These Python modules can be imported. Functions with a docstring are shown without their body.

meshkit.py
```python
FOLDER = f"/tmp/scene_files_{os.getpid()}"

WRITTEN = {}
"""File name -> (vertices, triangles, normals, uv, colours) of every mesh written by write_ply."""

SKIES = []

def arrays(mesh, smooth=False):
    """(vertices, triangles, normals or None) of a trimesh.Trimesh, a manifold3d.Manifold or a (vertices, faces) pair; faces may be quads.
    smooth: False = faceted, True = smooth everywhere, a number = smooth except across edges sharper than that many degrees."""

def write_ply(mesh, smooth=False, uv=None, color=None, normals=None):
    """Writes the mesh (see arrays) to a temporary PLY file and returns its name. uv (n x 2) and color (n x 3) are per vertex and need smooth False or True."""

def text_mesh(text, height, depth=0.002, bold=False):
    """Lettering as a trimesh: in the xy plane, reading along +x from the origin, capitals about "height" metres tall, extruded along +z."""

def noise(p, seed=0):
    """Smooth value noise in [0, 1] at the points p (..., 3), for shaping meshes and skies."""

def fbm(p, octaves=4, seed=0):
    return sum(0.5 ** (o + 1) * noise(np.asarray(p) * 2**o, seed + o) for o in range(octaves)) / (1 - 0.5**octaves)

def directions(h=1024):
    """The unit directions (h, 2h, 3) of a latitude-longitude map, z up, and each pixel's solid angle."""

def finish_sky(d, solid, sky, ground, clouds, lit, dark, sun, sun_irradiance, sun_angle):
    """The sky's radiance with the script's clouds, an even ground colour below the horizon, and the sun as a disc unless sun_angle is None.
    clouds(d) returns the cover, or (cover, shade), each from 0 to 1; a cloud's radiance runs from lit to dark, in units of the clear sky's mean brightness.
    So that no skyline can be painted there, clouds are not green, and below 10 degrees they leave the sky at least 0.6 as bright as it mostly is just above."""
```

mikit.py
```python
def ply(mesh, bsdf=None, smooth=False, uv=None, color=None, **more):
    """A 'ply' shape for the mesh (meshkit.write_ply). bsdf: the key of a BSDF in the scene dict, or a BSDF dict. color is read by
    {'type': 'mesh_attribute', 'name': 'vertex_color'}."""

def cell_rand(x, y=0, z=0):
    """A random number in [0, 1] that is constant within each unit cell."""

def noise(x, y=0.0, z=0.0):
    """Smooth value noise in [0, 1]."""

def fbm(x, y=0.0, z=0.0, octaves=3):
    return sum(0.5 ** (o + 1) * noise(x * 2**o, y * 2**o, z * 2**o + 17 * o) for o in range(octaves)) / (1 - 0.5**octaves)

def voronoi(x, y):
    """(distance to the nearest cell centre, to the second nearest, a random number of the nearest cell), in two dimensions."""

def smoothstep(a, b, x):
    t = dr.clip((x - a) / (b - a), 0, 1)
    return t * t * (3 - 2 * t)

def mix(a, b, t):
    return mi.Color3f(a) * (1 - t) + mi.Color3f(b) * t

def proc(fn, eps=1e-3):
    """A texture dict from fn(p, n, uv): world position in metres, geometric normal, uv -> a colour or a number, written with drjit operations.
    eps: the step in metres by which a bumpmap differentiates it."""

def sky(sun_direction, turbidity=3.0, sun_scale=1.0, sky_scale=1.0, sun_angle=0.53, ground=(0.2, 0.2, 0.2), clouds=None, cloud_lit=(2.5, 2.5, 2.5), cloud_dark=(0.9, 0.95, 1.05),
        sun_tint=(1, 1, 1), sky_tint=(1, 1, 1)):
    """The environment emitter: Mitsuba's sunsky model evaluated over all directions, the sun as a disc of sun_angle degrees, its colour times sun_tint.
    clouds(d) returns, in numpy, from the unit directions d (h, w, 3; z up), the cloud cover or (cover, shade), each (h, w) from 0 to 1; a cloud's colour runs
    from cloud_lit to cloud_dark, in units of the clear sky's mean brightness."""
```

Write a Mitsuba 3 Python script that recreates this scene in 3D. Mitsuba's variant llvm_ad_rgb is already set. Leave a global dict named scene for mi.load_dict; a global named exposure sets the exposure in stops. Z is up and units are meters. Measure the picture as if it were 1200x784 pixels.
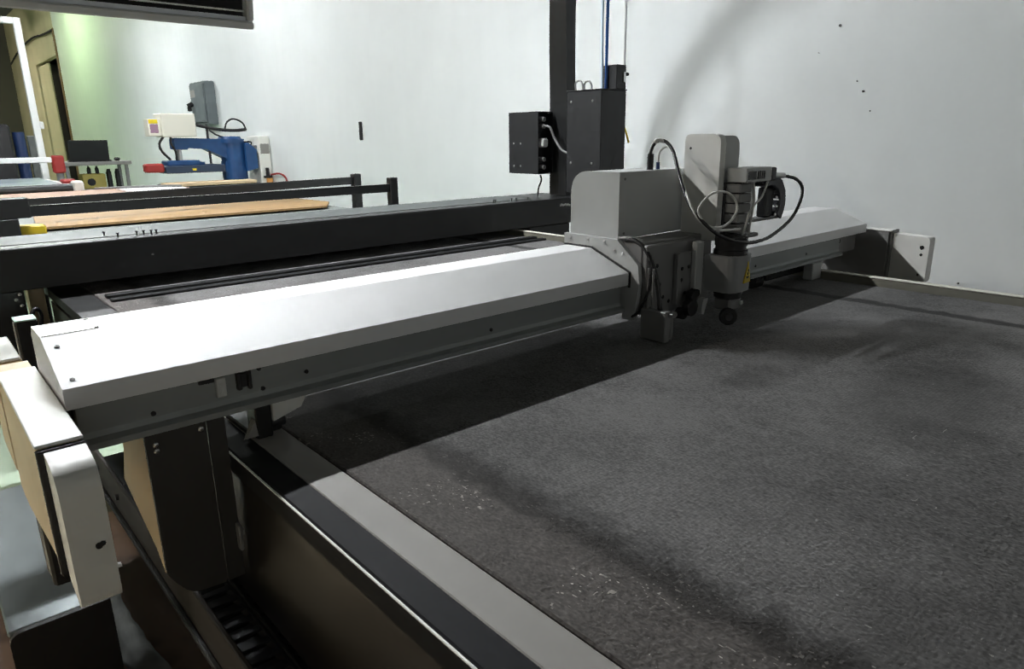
import math, random
import numpy as np, trimesh, mitsuba as mi, drjit as dr, mikit, meshkit
import manifold3d as m3
from shapely.geometry import Polygon
from mikit import proc, noise, fbm, smoothstep, mix, cell_rand

random.seed(7); rng = np.random.default_rng(7)
T = mi.ScalarTransform4f
scene = {'type': 'scene'}
labels = {}

# ------------------------------------------------------------------ camera, exposure
# belt surface z = 0.88; eye 1.48 m above the floor, looking along the table and 16 degrees down
FWD = np.array([0.63209281, 0.72507378, -0.27336185]); UP = [0.1895338, 0.19739251, 0.96182802]
scene['camera'] = {'type': 'perspective', 'fov': 72.955, 'fov_axis': 'x', 'near_clip': 0.05, 'far_clip': 200.0,
                   'to_world': T().look_at(origin=[0, 0, 1.48], target=[float(FWD[0]), float(FWD[1]), float(1.48 + FWD[2])], up=UP)}
exposure = 0.32

# ------------------------------------------------------------------ helpers
def rgb(*c): return {'type': 'rgb', 'value': [float(v) for v in c]}
def lin(r, g, b):
    f = lambda v: (v / 255 / 12.92) if v < 10.3 else ((v / 255 + 0.055) / 1.055) ** 2.4
    return [f(r), f(g), f(b)]
def mat(key, color, rough=0.5, metal=0.0, spec=0.5, bump=None, bscale=0.001, eps=1e-3, **kw):
    base = color if isinstance(color, dict) else rgb(*color)
    b = {'type': 'principled', 'base_color': base, 'roughness': rough, 'metallic': metal, 'specular': spec, **kw}
    if bump is not None:
        b = {'type': 'bumpmap', 'arbitrary': proc(bump, eps=eps), 'scale': bscale, 'bsdf': b}
    scene[key] = {'type': 'twosided', 'bsdf': b}

def join(*ms):
    out = []
    for m in ms:
        out += list(m) if isinstance(m, (list, tuple)) else [m]
    return trimesh.util.concatenate(out)
def hull(pts): return trimesh.convex.convex_hull(np.asarray(pts, float))
def box(x0, x1, y0, y1, z0, z1, c=0.003):
    c = min(c, 0.45 * min(x1 - x0, y1 - y0, z1 - z0)); P = []
    for sx in (0, 1):
        for sy in (0, 1):
            for sz in (0, 1):
                p = [(x1 if sx else x0), (y1 if sy else y0), (z1 if sz else z0)]
                d = [(-c if sx else c), (-c if sy else c), (-c if sz else c)]
                for k in range(3):
                    q = list(p)
                    for j in range(3):
                        if j != k: q[j] += d[j]
                    P.append(q)
    return hull(P)
def poly(pts, h, holes=()):
    return trimesh.creation.extrude_polygon(Polygon(pts, holes), h, engine='earcut')
def remap(m, cols, off):
    v = np.array(m.vertices); w = np.zeros_like(v)
    for k, a in enumerate(cols): w[:, a] = v[:, k]
    w[:, cols[2]] += off
    m = trimesh.Trimesh(w, np.array(m.faces), process=False)
    if m.volume < 0: m.invert()
    return m
def prism_x(yz, x0, x1, holes=()): return remap(poly(yz, x1 - x0, holes), (1, 2, 0), x0)
def prism_y(xz, y0, y1, holes=()): return remap(poly(xz, y1 - y0, holes), (0, 2, 1), y0)
def prism_z(xy, z0, z1, holes=()): return remap(poly(xy, z1 - z0, holes), (0, 1, 2), z0)
def rounded(pts, radii, n=6):
    """polygon with its corners rounded by radii"""
    out = []; N = len(pts)
    for i in range(N):
        p = np.array(pts[i], float); r = radii[i] if isinstance(radii, (list, tuple)) else radii
        if r <= 0: out.append(tuple(p)); continue
        a = np.array(pts[i - 1], float) - p; b = np.array(pts[(i + 1) % N], float) - p
        la, lb = np.linalg.norm(a), np.linalg.norm(b); a /= la; b /= lb
        ang = math.acos(max(-1, min(1, a @ b))); t = min(r / math.tan(ang / 2), 0.49 * la, 0.49 * lb)
        p0, p2 = p + a * t, p + b * t
        for k in range(n + 1):
            u = k / n; out.append(tuple((1 - u) ** 2 * p0 + 2 * u * (1 - u) * p + u * u * p2))
    return out
def cyl(p, q, r, r2=None, n=20):
    p, q = np.array(p, float), np.array(q, float); d = q - p; L = np.linalg.norm(d); d /= L
    a = np.cross(d, [0, 0, 1] if abs(d[2]) < .9 else [1, 0, 0]); a /= np.linalg.norm(a); b = np.cross(d, a)
    t = np.arange(n) * 2 * np.pi / n; ring = np.cos(t)[:, None] * a + np.sin(t)[:, None] * b
    r2 = r if r2 is None else r2
    return hull(np.vstack([p + ring * r, q + ring * r2]))
def tube(pts, r, n=10, sub=6, closed_ends=True):
    P = np.array(pts, float)
    if sub > 1 and len(P) > 2:
        E = np.vstack([2 * P[0] - P[1], P, 2 * P[-1] - P[-2]]); out = []
        for i in range(1, len(E) - 2):
            for k in range(sub):
                t = k / sub; a, b, c, d = E[i - 1], E[i], E[i + 1], E[i + 2]
                out.append(.5 * (2 * b + (c - a) * t + (2 * a - 5 * b + 4 * c - d) * t * t + (3 * b - a - 3 * c + d) * t ** 3))
        P = np.array(out + [P[-1]])
    tan = np.gradient(P, axis=0); tan /= np.linalg.norm(tan, axis=1, keepdims=True)
    u = np.cross(tan[0], [0, 0, 1] if abs(tan[0][2]) < .9 else [1, 0, 0]); u /= np.linalg.norm(u)
    V = []; R = np.broadcast_to(r, (len(P),)); th = np.arange(n) * 2 * np.pi / n
    for i in range(len(P)):
        u = u - tan[i] * (u @ tan[i]); u /= np.linalg.norm(u); w = np.cross(tan[i], u)
        V.append(P[i] + R[i] * (np.cos(th)[:, None] * u + np.sin(th)[:, None] * w))
    V = np.vstack(V); F = []
    for i in range(len(P) - 1):
        for j in range(n):
            a, b = i * n + j, i * n + (j + 1) % n; F += [[a, b, b + n], [a, b + n, a + n]]
    k = len(V); V = np.vstack([V, P[0], P[-1]])
    for j in range(n):
        F += [[k, (j + 1) % n, j], [k + 1, (len(P) - 1) * n + j, (len(P) - 1) * n + (j + 1) % n]]
    return trimesh.Trimesh(V, np.array(F), process=False)
def sphere(c, r, s=(1, 1, 1), sub=2):
    m = trimesh.creation.icosphere(sub, 1.0); m.apply_scale([r * k for k in s]); m.apply_translation(c); return m

def numbered(key):
    if key not in scene and key not in labels and not any(k.startswith(key + '__') for k in scene): return key
    i = 1
    while True:
        k = f'{key}_{i:03d}'
        if k not in scene and k not in labels and not any(q.startswith(k + '__') for q in scene): return k
        i += 1
def thing(name, label, cat, group=None):
    key = numbered(name); labels[key] = {'label': label, 'category': cat}
    if group: labels[key]['group'] = group
    return key
def part(parent, name, mesh, m, smooth=False, label=None, **more):
    key = numbered(f'{parent}__{name}'); scene[key] = mikit.ply(mesh, m, smooth=smooth, **more)
    if label: labels[key] = {'label': label}
    return key
def solo(name, mesh, m, label, cat, group=None, smooth=False):
    key = thing(name, label, cat, group); scene[key] = mikit.ply(mesh, m, smooth=smooth); return key
def struct(name, mesh, m, label, smooth=False):
    scene[name] = mikit.ply(mesh, m, smooth=smooth)
    labels[name] = {'label': label, 'kind': 'structure'}
    return name

# ------------------------------------------------------------------ lamps of the hall, with added fill lamps (all out of view)
def fluorescent(x, y, z, L, power, tint, label, ax='x', width=0.10):
    k = thing('fluorescent_lamp', label, 'lamp')
    if ax == 'x':
        h = box(x - L / 2, x + L / 2, y - .09, y + .09, z + .03, z + .09, .01); t = box(x - L / 2 + .02, x + L / 2 - .02, y - width / 2, y + width / 2, z, z + .028, .008)
    else:
        h = box(x - .09, x + .09, y - L / 2, y + L / 2, z + .03, z + .09, .01); t = box(x - width / 2, x + width / 2, y - L / 2 + .02, y + L / 2 - .02, z, z + .028, .008)
    part(k, 'housing', h, 'white_paint')
    part(k, 'diffuser', t, 'lamp_diffuser', emitter={'type': 'area', 'radiance': rgb(*[power * c for c in tint])})
    for q in (-.3, .3): part(k, 'suspension_wire', cyl((x + (q if ax == 'x' else 0), y + (q if ax == 'y' else 0), z + .08), (x + (q if ax == 'x' else 0), y + (q if ax == 'y' else 0), 6.0), .004, n=6), 'dark_metal')
COOL = (0.97, 1.0, 1.01)
fluorescent(0.80, 4.03, 3.5, 0.94, 700, COOL, 'short bright fluorescent lamp above the left half of the table', width=.06)
fluorescent(2.40, 4.03, 3.5, 0.94, 220, COOL, 'short fluorescent lamp above the right half of the table', width=.06)
fluorescent(-2.6, 4.03, 3.5, 1.24, 350, (1.0, .93, .82), 'fluorescent lamp over the aisle left of the table', width=.06)
fluorescent(1.6, 9.5, 4.4, 2.4, 150, COOL, 'fluorescent lamp above the plywood table')
fluorescent(1.8, 14.5, 4.4, 2.4, 190, COOL, 'fluorescent lamp above the laptop bench')
fluorescent(2.6, 21.5, 5.5, 2.4, 125, (0.70, 1.0, 0.50), 'greenish fluorescent lamp by the far end of the white wall', ax='y')
fluorescent(1.2, 28.0, 5.2, 1.6, 270, (1.0, 0.96, 0.80), 'yellowish lamp added to brighten the wall near the tall doorway')  # added to lift the dim far end, no such lamp known
fluorescent(-2.0, -6.0, 3.4, 1.24, 45, COOL, 'added fill lamp far behind the camera')  # added fill for the faces turned towards the camera

# ------------------------------------------------------------------ materials
mat('white_paint', lin(228, 230, 230), .5)
mat('lamp_diffuser', lin(240, 240, 240), .6)
def wall_col(p, n, uv):
    a = fbm(p.y * .7, p.z * .7, 3.0, 3); b = fbm(p.y * 9, p.z * 2.5, 1.0, 3)
    c = mix(lin(214, 219, 220), lin(228, 231, 231), a)
    return c * (.98 + .04 * b)
mat('wall_white', proc(wall_col), .55, bump=lambda p, n, uv: fbm(p.y * 40, p.z * 40, p.x * 40, 2), bscale=.0003, eps=3e-3)
mat('wall_white_plain', lin(214, 216, 214), .6)
mat('wall_yellow', proc(lambda p, n, uv: mix(lin(186, 178, 146), lin(206, 198, 164), fbm(p.y * 1.5, p.z * 1.5, p.x, 3))), .7)
mat('wall_dark', proc(lambda p, n, uv: mix(lin(88, 92, 84), lin(112, 114, 104), fbm(p.x * .8, p.y * .8, p.z * .8, 3))), .8)
mat('wall_olive', lin(84, 84, 74), .8)
mat('ceiling_dark', lin(92, 94, 95), .8)
def floor_col(p, n, uv):
    a = fbm(p.x * 2.2, p.y * 2.2, 0, 4); g = smoothstep(3.15, 3.5, p.y + .3 * (fbm(p.x * 3, p.y * 3, 5, 2) - .5))
    base = mix(lin(92, 74, 62), lin(132, 108, 92), a)
    green = mix(lin(140, 158, 138), lin(176, 192, 172), a)
    pale = mix(lin(198, 182, 152), lin(214, 200, 172), a)
    base = mix(base, pale, 1 - smoothstep(-.14, -.08, p.x))
    stain = smoothstep(.6, .75, fbm(p.x * 6, p.y * 6, 9, 3))
    return mix(base, green, g) * (1 - .35 * stain)
mat('floor_concrete', proc(floor_col), .45, bump=lambda p, n, uv: fbm(p.x * 60, p.y * 60, 0, 3), bscale=.001)
def belt_col(p, n, uv):
    x, y = p.x, p.y
    fine = fbm(x * 260, y * 170, 0, 2); mid = fbm(x * 26, y * 26, 4, 3); big = fbm(x * 3.4 + 3, y * 3.4, 2, 4)
    rib = .5 + .5 * dr.sin(y * 2 * math.pi / .0075)
    grain = noise(x * 330, y * 210, 9)
    base = mix(lin(20, 20, 20), lin(122, 121, 121), .18 * mid + .25 * fine + .30 * grain + .27 * smoothstep(.25, .75, big))
    base = base * (1 - .12 * rib * smoothstep(.35, .6, big))
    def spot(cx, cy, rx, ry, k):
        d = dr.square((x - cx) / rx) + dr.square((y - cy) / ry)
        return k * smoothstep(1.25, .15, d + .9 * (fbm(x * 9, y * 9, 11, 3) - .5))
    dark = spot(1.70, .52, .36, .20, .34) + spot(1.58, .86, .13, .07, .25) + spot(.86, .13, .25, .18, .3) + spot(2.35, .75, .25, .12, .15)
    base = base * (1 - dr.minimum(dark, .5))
    e = x + .05 * (mid - .5) + .02 * (fine - .5)
    edge = 1 - smoothstep(.70, .76, e)                      # worn, dirty band along the near edge
    edgec = mix(lin(36, 34, 33), lin(104, 100, 98), .3 * mid + .35 * fine + .35 * grain)
    speck = smoothstep(.82, .90, noise(x * 240, y * 170, 3)) * smoothstep(.50, .75, noise(x * 14, y * 14, 6))
    edgec = mix(edgec, lin(165, 160, 156), .75 * speck)
    c = mix(base, edgec, edge)
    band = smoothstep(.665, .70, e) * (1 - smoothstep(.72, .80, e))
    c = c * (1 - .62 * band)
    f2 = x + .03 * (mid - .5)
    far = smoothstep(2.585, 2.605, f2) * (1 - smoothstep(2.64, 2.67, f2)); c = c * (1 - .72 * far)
    lint = smoothstep(.955, .975, noise(x * 90, y * 160, 21)) * smoothstep(.5, .7, noise(x * 7, y * 7, 2))
    return mix(c, lin(150, 148, 146), .5 * lint)
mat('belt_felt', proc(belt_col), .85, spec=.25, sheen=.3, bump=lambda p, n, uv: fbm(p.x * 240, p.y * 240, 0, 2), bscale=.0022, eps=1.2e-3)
def brushed(a, b, f):
    return proc(lambda p, n, uv: mix(lin(*a), lin(*b), fbm(p.x * f[0], p.y * f[1], p.z * f[2], 3)))
mat('cover_white', brushed((234, 235, 236), (242, 242, 243), (3, 9, 9)), .64, metal=.75, spec=.5)
mat('machine_grey', brushed((168, 170, 170), (180, 182, 182), (4, 8, 8)), .42)
mat('aluminium', brushed((170, 172, 174), (188, 190, 192), (5, 40, 40)), .42, metal=.55)
mat('beam_grey', brushed((130, 134, 134), (142, 146, 146), (4, 30, 30)), .45, metal=.35)
mat('leg_grey', lin(52, 51, 50), .42)
mat('holder_grey', lin(132, 133, 134), .45)
mat('plate_grey', brushed((112, 112, 112), (128, 128, 128), (8, 8, 8)), .5, metal=.1)
mat('housing_white', brushed((206, 206, 203), (218, 218, 215), (7, 7, 7)), .42)
mat('warm_bounce_tan', brushed((196, 174, 138), (206, 184, 148), (7, 7, 7)), .5)  # warm light bounced off the floor, put into the colour of side faces
mat('black_gloss', lin(26, 27, 30), .22, spec=.5)
mat('black_satin', proc(lambda p, n, uv: mix(lin(17, 18, 19), lin(24, 25, 26), fbm(p.x * 6, p.y * 6, p.z * 6, 3))), .42)
mat('charcoal', proc(lambda p, n, uv: mix(lin(23, 24, 26), lin(28, 29, 32), fbm(p.x * 10, p.y * 10, p.z * 10, 3))), .5)
mat('black_plastic', lin(20, 20, 22), .38)
mat('rubber', lin(18, 18, 19), .6)
mat('dark_metal', lin(60, 60, 62), .4, metal=.6)
mat('steel', lin(205, 205, 205), .25, metal=1.0)
mat('beam_top_sheen', lin(60, 64, 64), .5)  # grazing light on the black beam top, put into a grey colour
mat('strip_grey', brushed((130, 128, 125), (142, 140, 137), (12, 5, 5)), .55, spec=.35)
mat('trim_black', lin(30, 31, 34), .6, spec=.08)
mat('side_brown', proc(lambda p, n, uv: mix(lin(17, 15, 13), lin(24, 20, 17), fbm(p.y * 5, p.z * 5, p.x, 3))), .34, spec=.4)
mat('rim_face', lin(112, 110, 100), .6)
mat('rim_cream', lin(196, 194, 184), .5)
mat('tray_steel', brushed((38, 35, 33), (50, 46, 43), (6, 3, 9)), .6, spec=.2)
mat('chain_black', lin(44, 45, 50), .42)
mat('cabinet_gloss', proc(lambda p, n, uv: mix(lin(120, 128, 132), lin(168, 176, 178), fbm(p.x * 7, p.y * 3, 0, 3))), .26, metal=.6)
mat('cloth_grey', proc(lambda p, n, uv: mix(lin(84, 86, 84), lin(128, 130, 126), fbm(p.x * 22, p.y * 22, p.z * 22, 4))), .85)
def wood(a, b, f=(2, 22, 22)):
    return proc(lambda p, n, uv: mix(lin(*a), lin(*b), fbm(p.x * f[0], p.y * f[1], p.z * f[2], 4)))
mat('kraft_board', wood((118, 93, 60), (138, 112, 76)), .6)
mat('plywood_pink', wood((160, 128, 110), (180, 148, 130), (3, 9, 9)), .6)
mat('plywood_pale', wood((206, 180, 144), (222, 198, 164), (3, 14, 14)), .6)
mat('table_pale', lin(98, 102, 100), .55)
mat('press_blue', proc(lambda p, n, uv: mix(lin(22, 56, 102), lin(36, 82, 134), fbm(p.x * 6, p.y * 6, p.z * 6, 3))), .4)
mat('press_blue_dark', lin(42, 56, 78), .45)
mat('red_paint', lin(150, 42, 38), .55)
mat('box_cream', lin(216, 214, 202), .5)
mat('cabinet_white', lin(222, 222, 216), .5)
mat('switch_grey', proc(lambda p, n, uv: mix(lin(92, 100, 104), lin(112, 120, 122), fbm(p.y * 8, p.z * 8, 0, 3))), .5)
mat('yellow_paint', lin(226, 200, 40), .5)
mat('warning_yellow', lin(190, 164, 30), .5)
mat('olive_box', lin(146, 132, 70), .7)
mat('blue_plastic', lin(28, 48, 88), .5)
mat('blue_hose', lin(52, 104, 184), .3, spec=.6)
mat('pale_hose', lin(196, 214, 232), .3, spec=.6)
mat('clear_tube', lin(208, 208, 204), .3, spec=.6)
mat('cable_black', lin(26, 26, 28), .32)
mat('sheet_grey', brushed((120, 132, 140), (150, 160, 166), (3, 6, 6)), .28, metal=.2)
mat('frame_grey', lin(186, 188, 188), .4)
mat('panel_grey', lin(205, 210, 218), .45)
mat('void_black', lin(12, 12, 12), .9)
mat('orange', lin(214, 150, 80), .5)
mat('brown_post', lin(120, 92, 66), .6)
mat('green_board', lin(52, 120, 92), .6)
mat('pcb_teal', lin(196, 222, 212), .4)
mat('print_purple', lin(150, 120, 140), .5)

# ------------------------------------------------------------------ the hall
WX = 4.3
struct('floor', box(-9, 6.2, -7, 35, -.1, 0, .001), 'floor_concrete', 'worn brown and pale green concrete floor')
struct('ceiling', box(-9, 6.2, -7, 35, 6.0, 6.1, .001), 'ceiling_dark', 'dark high ceiling of the hall')
struct('wall_right', box(WX, WX + .15, -7, 24.7, 0, 6.0, .002), 'wall_white', 'long white painted wall behind the cutting table')
y0, y1, zt = 24.76, 28.65, 3.97
struct('wall_rear_right', join(box(WX + .02, WX + .17, 24.7, y0, 0, 6, .002), box(WX + .02, WX + .17, y1, 35, 0, 6, .002), box(WX + .02, WX + .17, y0, y1, zt, 6, .002)),
       'wall_yellow', 'yellowish wall with a tall doorway beyond the white wall')
struct('door_1', join(box(WX + .6, WX + .66, y0, y1 + .1, 0, zt + .1, .002), box(WX + .17, WX + .6, y0 - .06, y0, 0, zt + .06, .002), box(WX + .17, WX + .6, y1, y1 + .06, 0, zt + .06, .002)), 'wall_olive', 'tall dark doorway at the far end of the hall')
struct('trim_1', join(box(WX - .03, WX + .1, 24.62, 24.78, 0, 4.65, .004)), 'brown_post', 'narrow brown post where the white wall ends')
struct('wall_back', box(-9, 4.5, 34, 34.2, 0, 6, .002), 'wall_olive', 'dark olive wall at the far end of the hall')
struct('wall_left', box(-9.2, -9, -7, 35, 0, 6, .002), 'wall_dark', 'dark wall left of the picture')
struct('wall_front', box(-9, 6.2, -7.2, -7, 0, 6, .002), 'wall_white_plain', 'unseen wall behind the camera, whitened to throw back fill light')  # unseen wall made white as a reflector for the fill lamp
solo('door_panel', box(4.36, 4.41, 26.7, 28.55, 0, 3.9, .01), 'wall_yellow', 'pale door leaf standing in the tall doorway', 'door')
solo('wall_cable', tube([(4.27, 24.72, 4.6), (4.25, 26, 4.62), (4.25, 28, 4.72), (4.26, 31, 4.65), (4.26, 33.5, 4.4)], .03, n=6), 'dark_metal', 'brown cable strung along the top of the yellowish wall', 'cable', smooth=True)
solo('wall_slot', box(WX - .018, WX + .001, 7.57, 7.625, 1.475, 1.682, .004), 'black_plastic', 'short black strip fixed to the white wall above the rail ends', 'strip')
for y, z, s_, lab in [(2.004, 2.08, .016, 'topmost of the small dark plugs high on the white wall'),
                      (1.829, 1.711, .013, 'larger dark plug of a close pair on the white wall right of the cutting head'),
                      (1.87, 1.769, .008, 'smaller dark plug just above the larger one of a close pair on the white wall'),
                      (1.778, 1.602, .007, 'tiny dark plug just below the close pair on the white wall'),
                      (2.115, 1.943, .006, 'leftmost tiny dark plug on the white wall below the topmost one'),
                      (1.196, .68, .01, 'dark plug low on the white wall just right of the far gantry end')]:
    solo('wall_plug', cyl((WX - .008, y, z), (WX + .002, y, z), .5 * s_, n=8), 'dark_metal', lab, 'wall plug', 'plugs in the white wall')

# ------------------------------------------------------------------ cutting table
ZB = .88
ct = thing('cutting_table', 'large flatbed cutting table with a dark grey felt belt and steel edge strip', 'cutting table')
nx, ny = 2, 2
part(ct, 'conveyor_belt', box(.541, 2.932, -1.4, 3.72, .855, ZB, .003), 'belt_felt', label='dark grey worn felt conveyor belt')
part(ct, 'edge_strip', box(.42, .537, 2.402, 3.72, .84, ZB, .002), 'black_satin')
part(ct, 'edge_strip', box(.467, .537, -1.4, 2.40, .84, ZB, .002), 'strip_grey', label='light grey painted steel strip along the near edge')
part(ct, 'edge_trim', prism_y([(.412, .868), (.418, .876), (.4665, .8785), (.4665, .83), (.412, .83)], -1.4, 2.4), 'trim_black', label='dark metal angle on the outer edge')
part(ct, 'edge_highlight', cyl((.4125, -1.4, .8725), (.4125, 2.4, .8725), .0022, n=8), 'white_paint', smooth=30, label='thin white line painted in as the edge highlight')  # white bead drawn as the glint along the outer table edge
part(ct, 'side_panel', box(.420, .436, -1.4, 3.5, .52, .829, .002), 'side_brown', label='black glossy side panel')
part(ct, 'core_frame', box(.60, 2.92, -1.3, 3.6, .55, .854, .005), 'black_satin')
for x in (.68, 2.8):
    for y in (-1.0, 1.3, 3.3): part(ct, 'leg', box(x, x + .1, y, y + .1, 0, .55, .005), 'black_satin')
er = thing('edge_rail', 'low grey rail with a pale top running along the far edge of the felt belt', 'rail')
part(er, 'rail_body', box(2.94, 2.972, -1.4, 3.72, .80, .909, .003), 'rim_face')
part(er, 'rail_top', box(2.938, 2.976, -1.4, 3.72, .9092, .9135, .0015), 'rim_cream', label='pale top of the rail')
for y in (-1.0, 1.3, 2.6): part(er, 'support', box(2.942, 2.970, y, y + .05, 0, .7995, .002), 'black_satin')
part(ct, 'end_rail', box(.56, 2.92, 3.02, 3.055, ZB, .892, .003), 'black_satin')
part(ct, 'end_rail', box(.56, 2.92, 3.10, 3.14, ZB, .895, .003), 'black_satin')
# cable tray and energy chain under the near edge
tray = thing('cable_tray', 'low steel cable tray on the floor beside the near side of the table', 'cable tray')
part(tray, 'outer_wall', box(.320, .332, -1.0, 2.75, .44, .55, .003), 'tray_steel')
part(tray, 'outer_lip', box(.308, .3195, -1.0, 2.75, .43, .446, .002), 'black_satin')
part(tray, 'bottom', box(.333, .594, -1.0, 2.75, .36, .37, .002), 'black_satin')
part(tray, 'inner_wall', box(.595, .600, -1.0, 2.75, .36, .50, .001), 'black_satin')
for y in (-.6, .6, 1.9, 2.6): part(tray, 'foot', box(.46, .50, y, y + .05, 0, .3595, .004), 'black_satin')
for y in (2.1, 2.35): part(tray, 'bolt', cyl((.312, y, .50), (.3205, y, .50), .009, n=8), 'dark_metal')
def chain(x0, x1, z, ya, yb, label, bar):
    c = thing('cable_chain', label, 'cable chain'); n = int((yb - ya) / .048)
    for i in range(n):
        y = ya + .048 * i
        lk = join(box(x0, x0 + .008, y, y + .056, z, z + .036, .002), box(x1 - .008, x1, y, y + .056, z, z + .036, .002),
                  box(x0 + .008, x1 - .008, y + .014, y + .034, z + .026, z + .034, .002), box(x0 + .008, x1 - .008, y + .014, y + .034, z + .001, z + .008, .002),
                  cyl((x0 - .002, y + .012, z + .018), (x0 + .002, y + .012, z + .018), .007, n=8), cyl((x1 - .002, y + .012, z + .018), (x1 + .002, y + .012, z + .018), .007, n=8))
        part(c, 'link', lk, 'chain_black')
chain(.345, .438, .405, .62, 1.62, 'black plastic cable chain lying next to the outer wall of the cable tray', 0)
chain(.456, .560, .375, .62, 1.75, 'black plastic cable chain lying deeper under the table edge', 0)

# ------------------------------------------------------------------ gantry
g = thing('gantry', 'grey gantry beam with sloped white covers spanning the cutting table', 'gantry')
COV = [(1.326, 1.043), (1.326, 1.081), (1.482, 1.141), (1.586, 1.141), (1.61, 1.12), (1.61, 1.043)]
part(g, 'cover', prism_x(COV, .15, 1.628), 'cover_white', label='long sloped white cover left of the cutting head')
part(g, 'seam', box(.152, .245, 1.4805, 1.4835, 1.137, 1.1415, .0005), 'plate_grey')
part(g, 'cover', prism_x(COV, 2.03, 3.32), 'cover_white', label='sloped cover right of the cutting head')
BEAM = [(1.345, 1.042), (1.345, .988), (1.341, .978), (1.326, .972), (1.326, .961), (1.345, .957), (1.60, .957), (1.60, 1.042)]
part(g, 'beam', prism_x(BEAM, .165, 1.615), 'beam_grey', label='grey beam under the left cover')
part(g, 'beam', prism_x(BEAM, 2.03, 3.10), 'beam_grey')
part(g, 'core', box(1.629, 2.029, 1.42, 1.56, .99, 1.085, .002), 'black_satin')
part(g, 'beam_end', box(3.10, 3.30, 1.36, 1.60, .96, 1.042, .004), 'plate_grey')
for p, n in (((.157, 1.445, 1.127), (0, -.36, .93)), ((.158, 1.347, 1.089), (0, -.36, .93)), ((.231, 1.488, 1.141), (0, 0, 1)), ((.229, 1.575, 1.141), (0, 0, 1))):
    p, n = np.array(p), np.array(n); p[0] += .012
    part(g, 'cover_screw', cyl(p - n * .003, p + n * .0015, .0042, n=10), 'black_plastic')
for x, z in ((.285, .995), (.493, .992), (.589, 1.006), (.489, 1.036), (1.1, 1.0), (2.4, 1.0), (2.8, 1.0)):
    part(g, 'beam_bolt', cyl((x, 1.3435, z), (x, 1.349, z), .0048, n=10), 'black_plastic')
part(g, 'mounting_clip', join(box(.400, .420, 1.337, 1.345, .996, 1.036, .002), cyl((.41, 1.334, 1.022), (.41, 1.338, 1.022), .004, n=8), cyl((.41, 1.334, 1.006), (.41, 1.338, 1.006), .003, n=8)), 'machine_grey')
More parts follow.
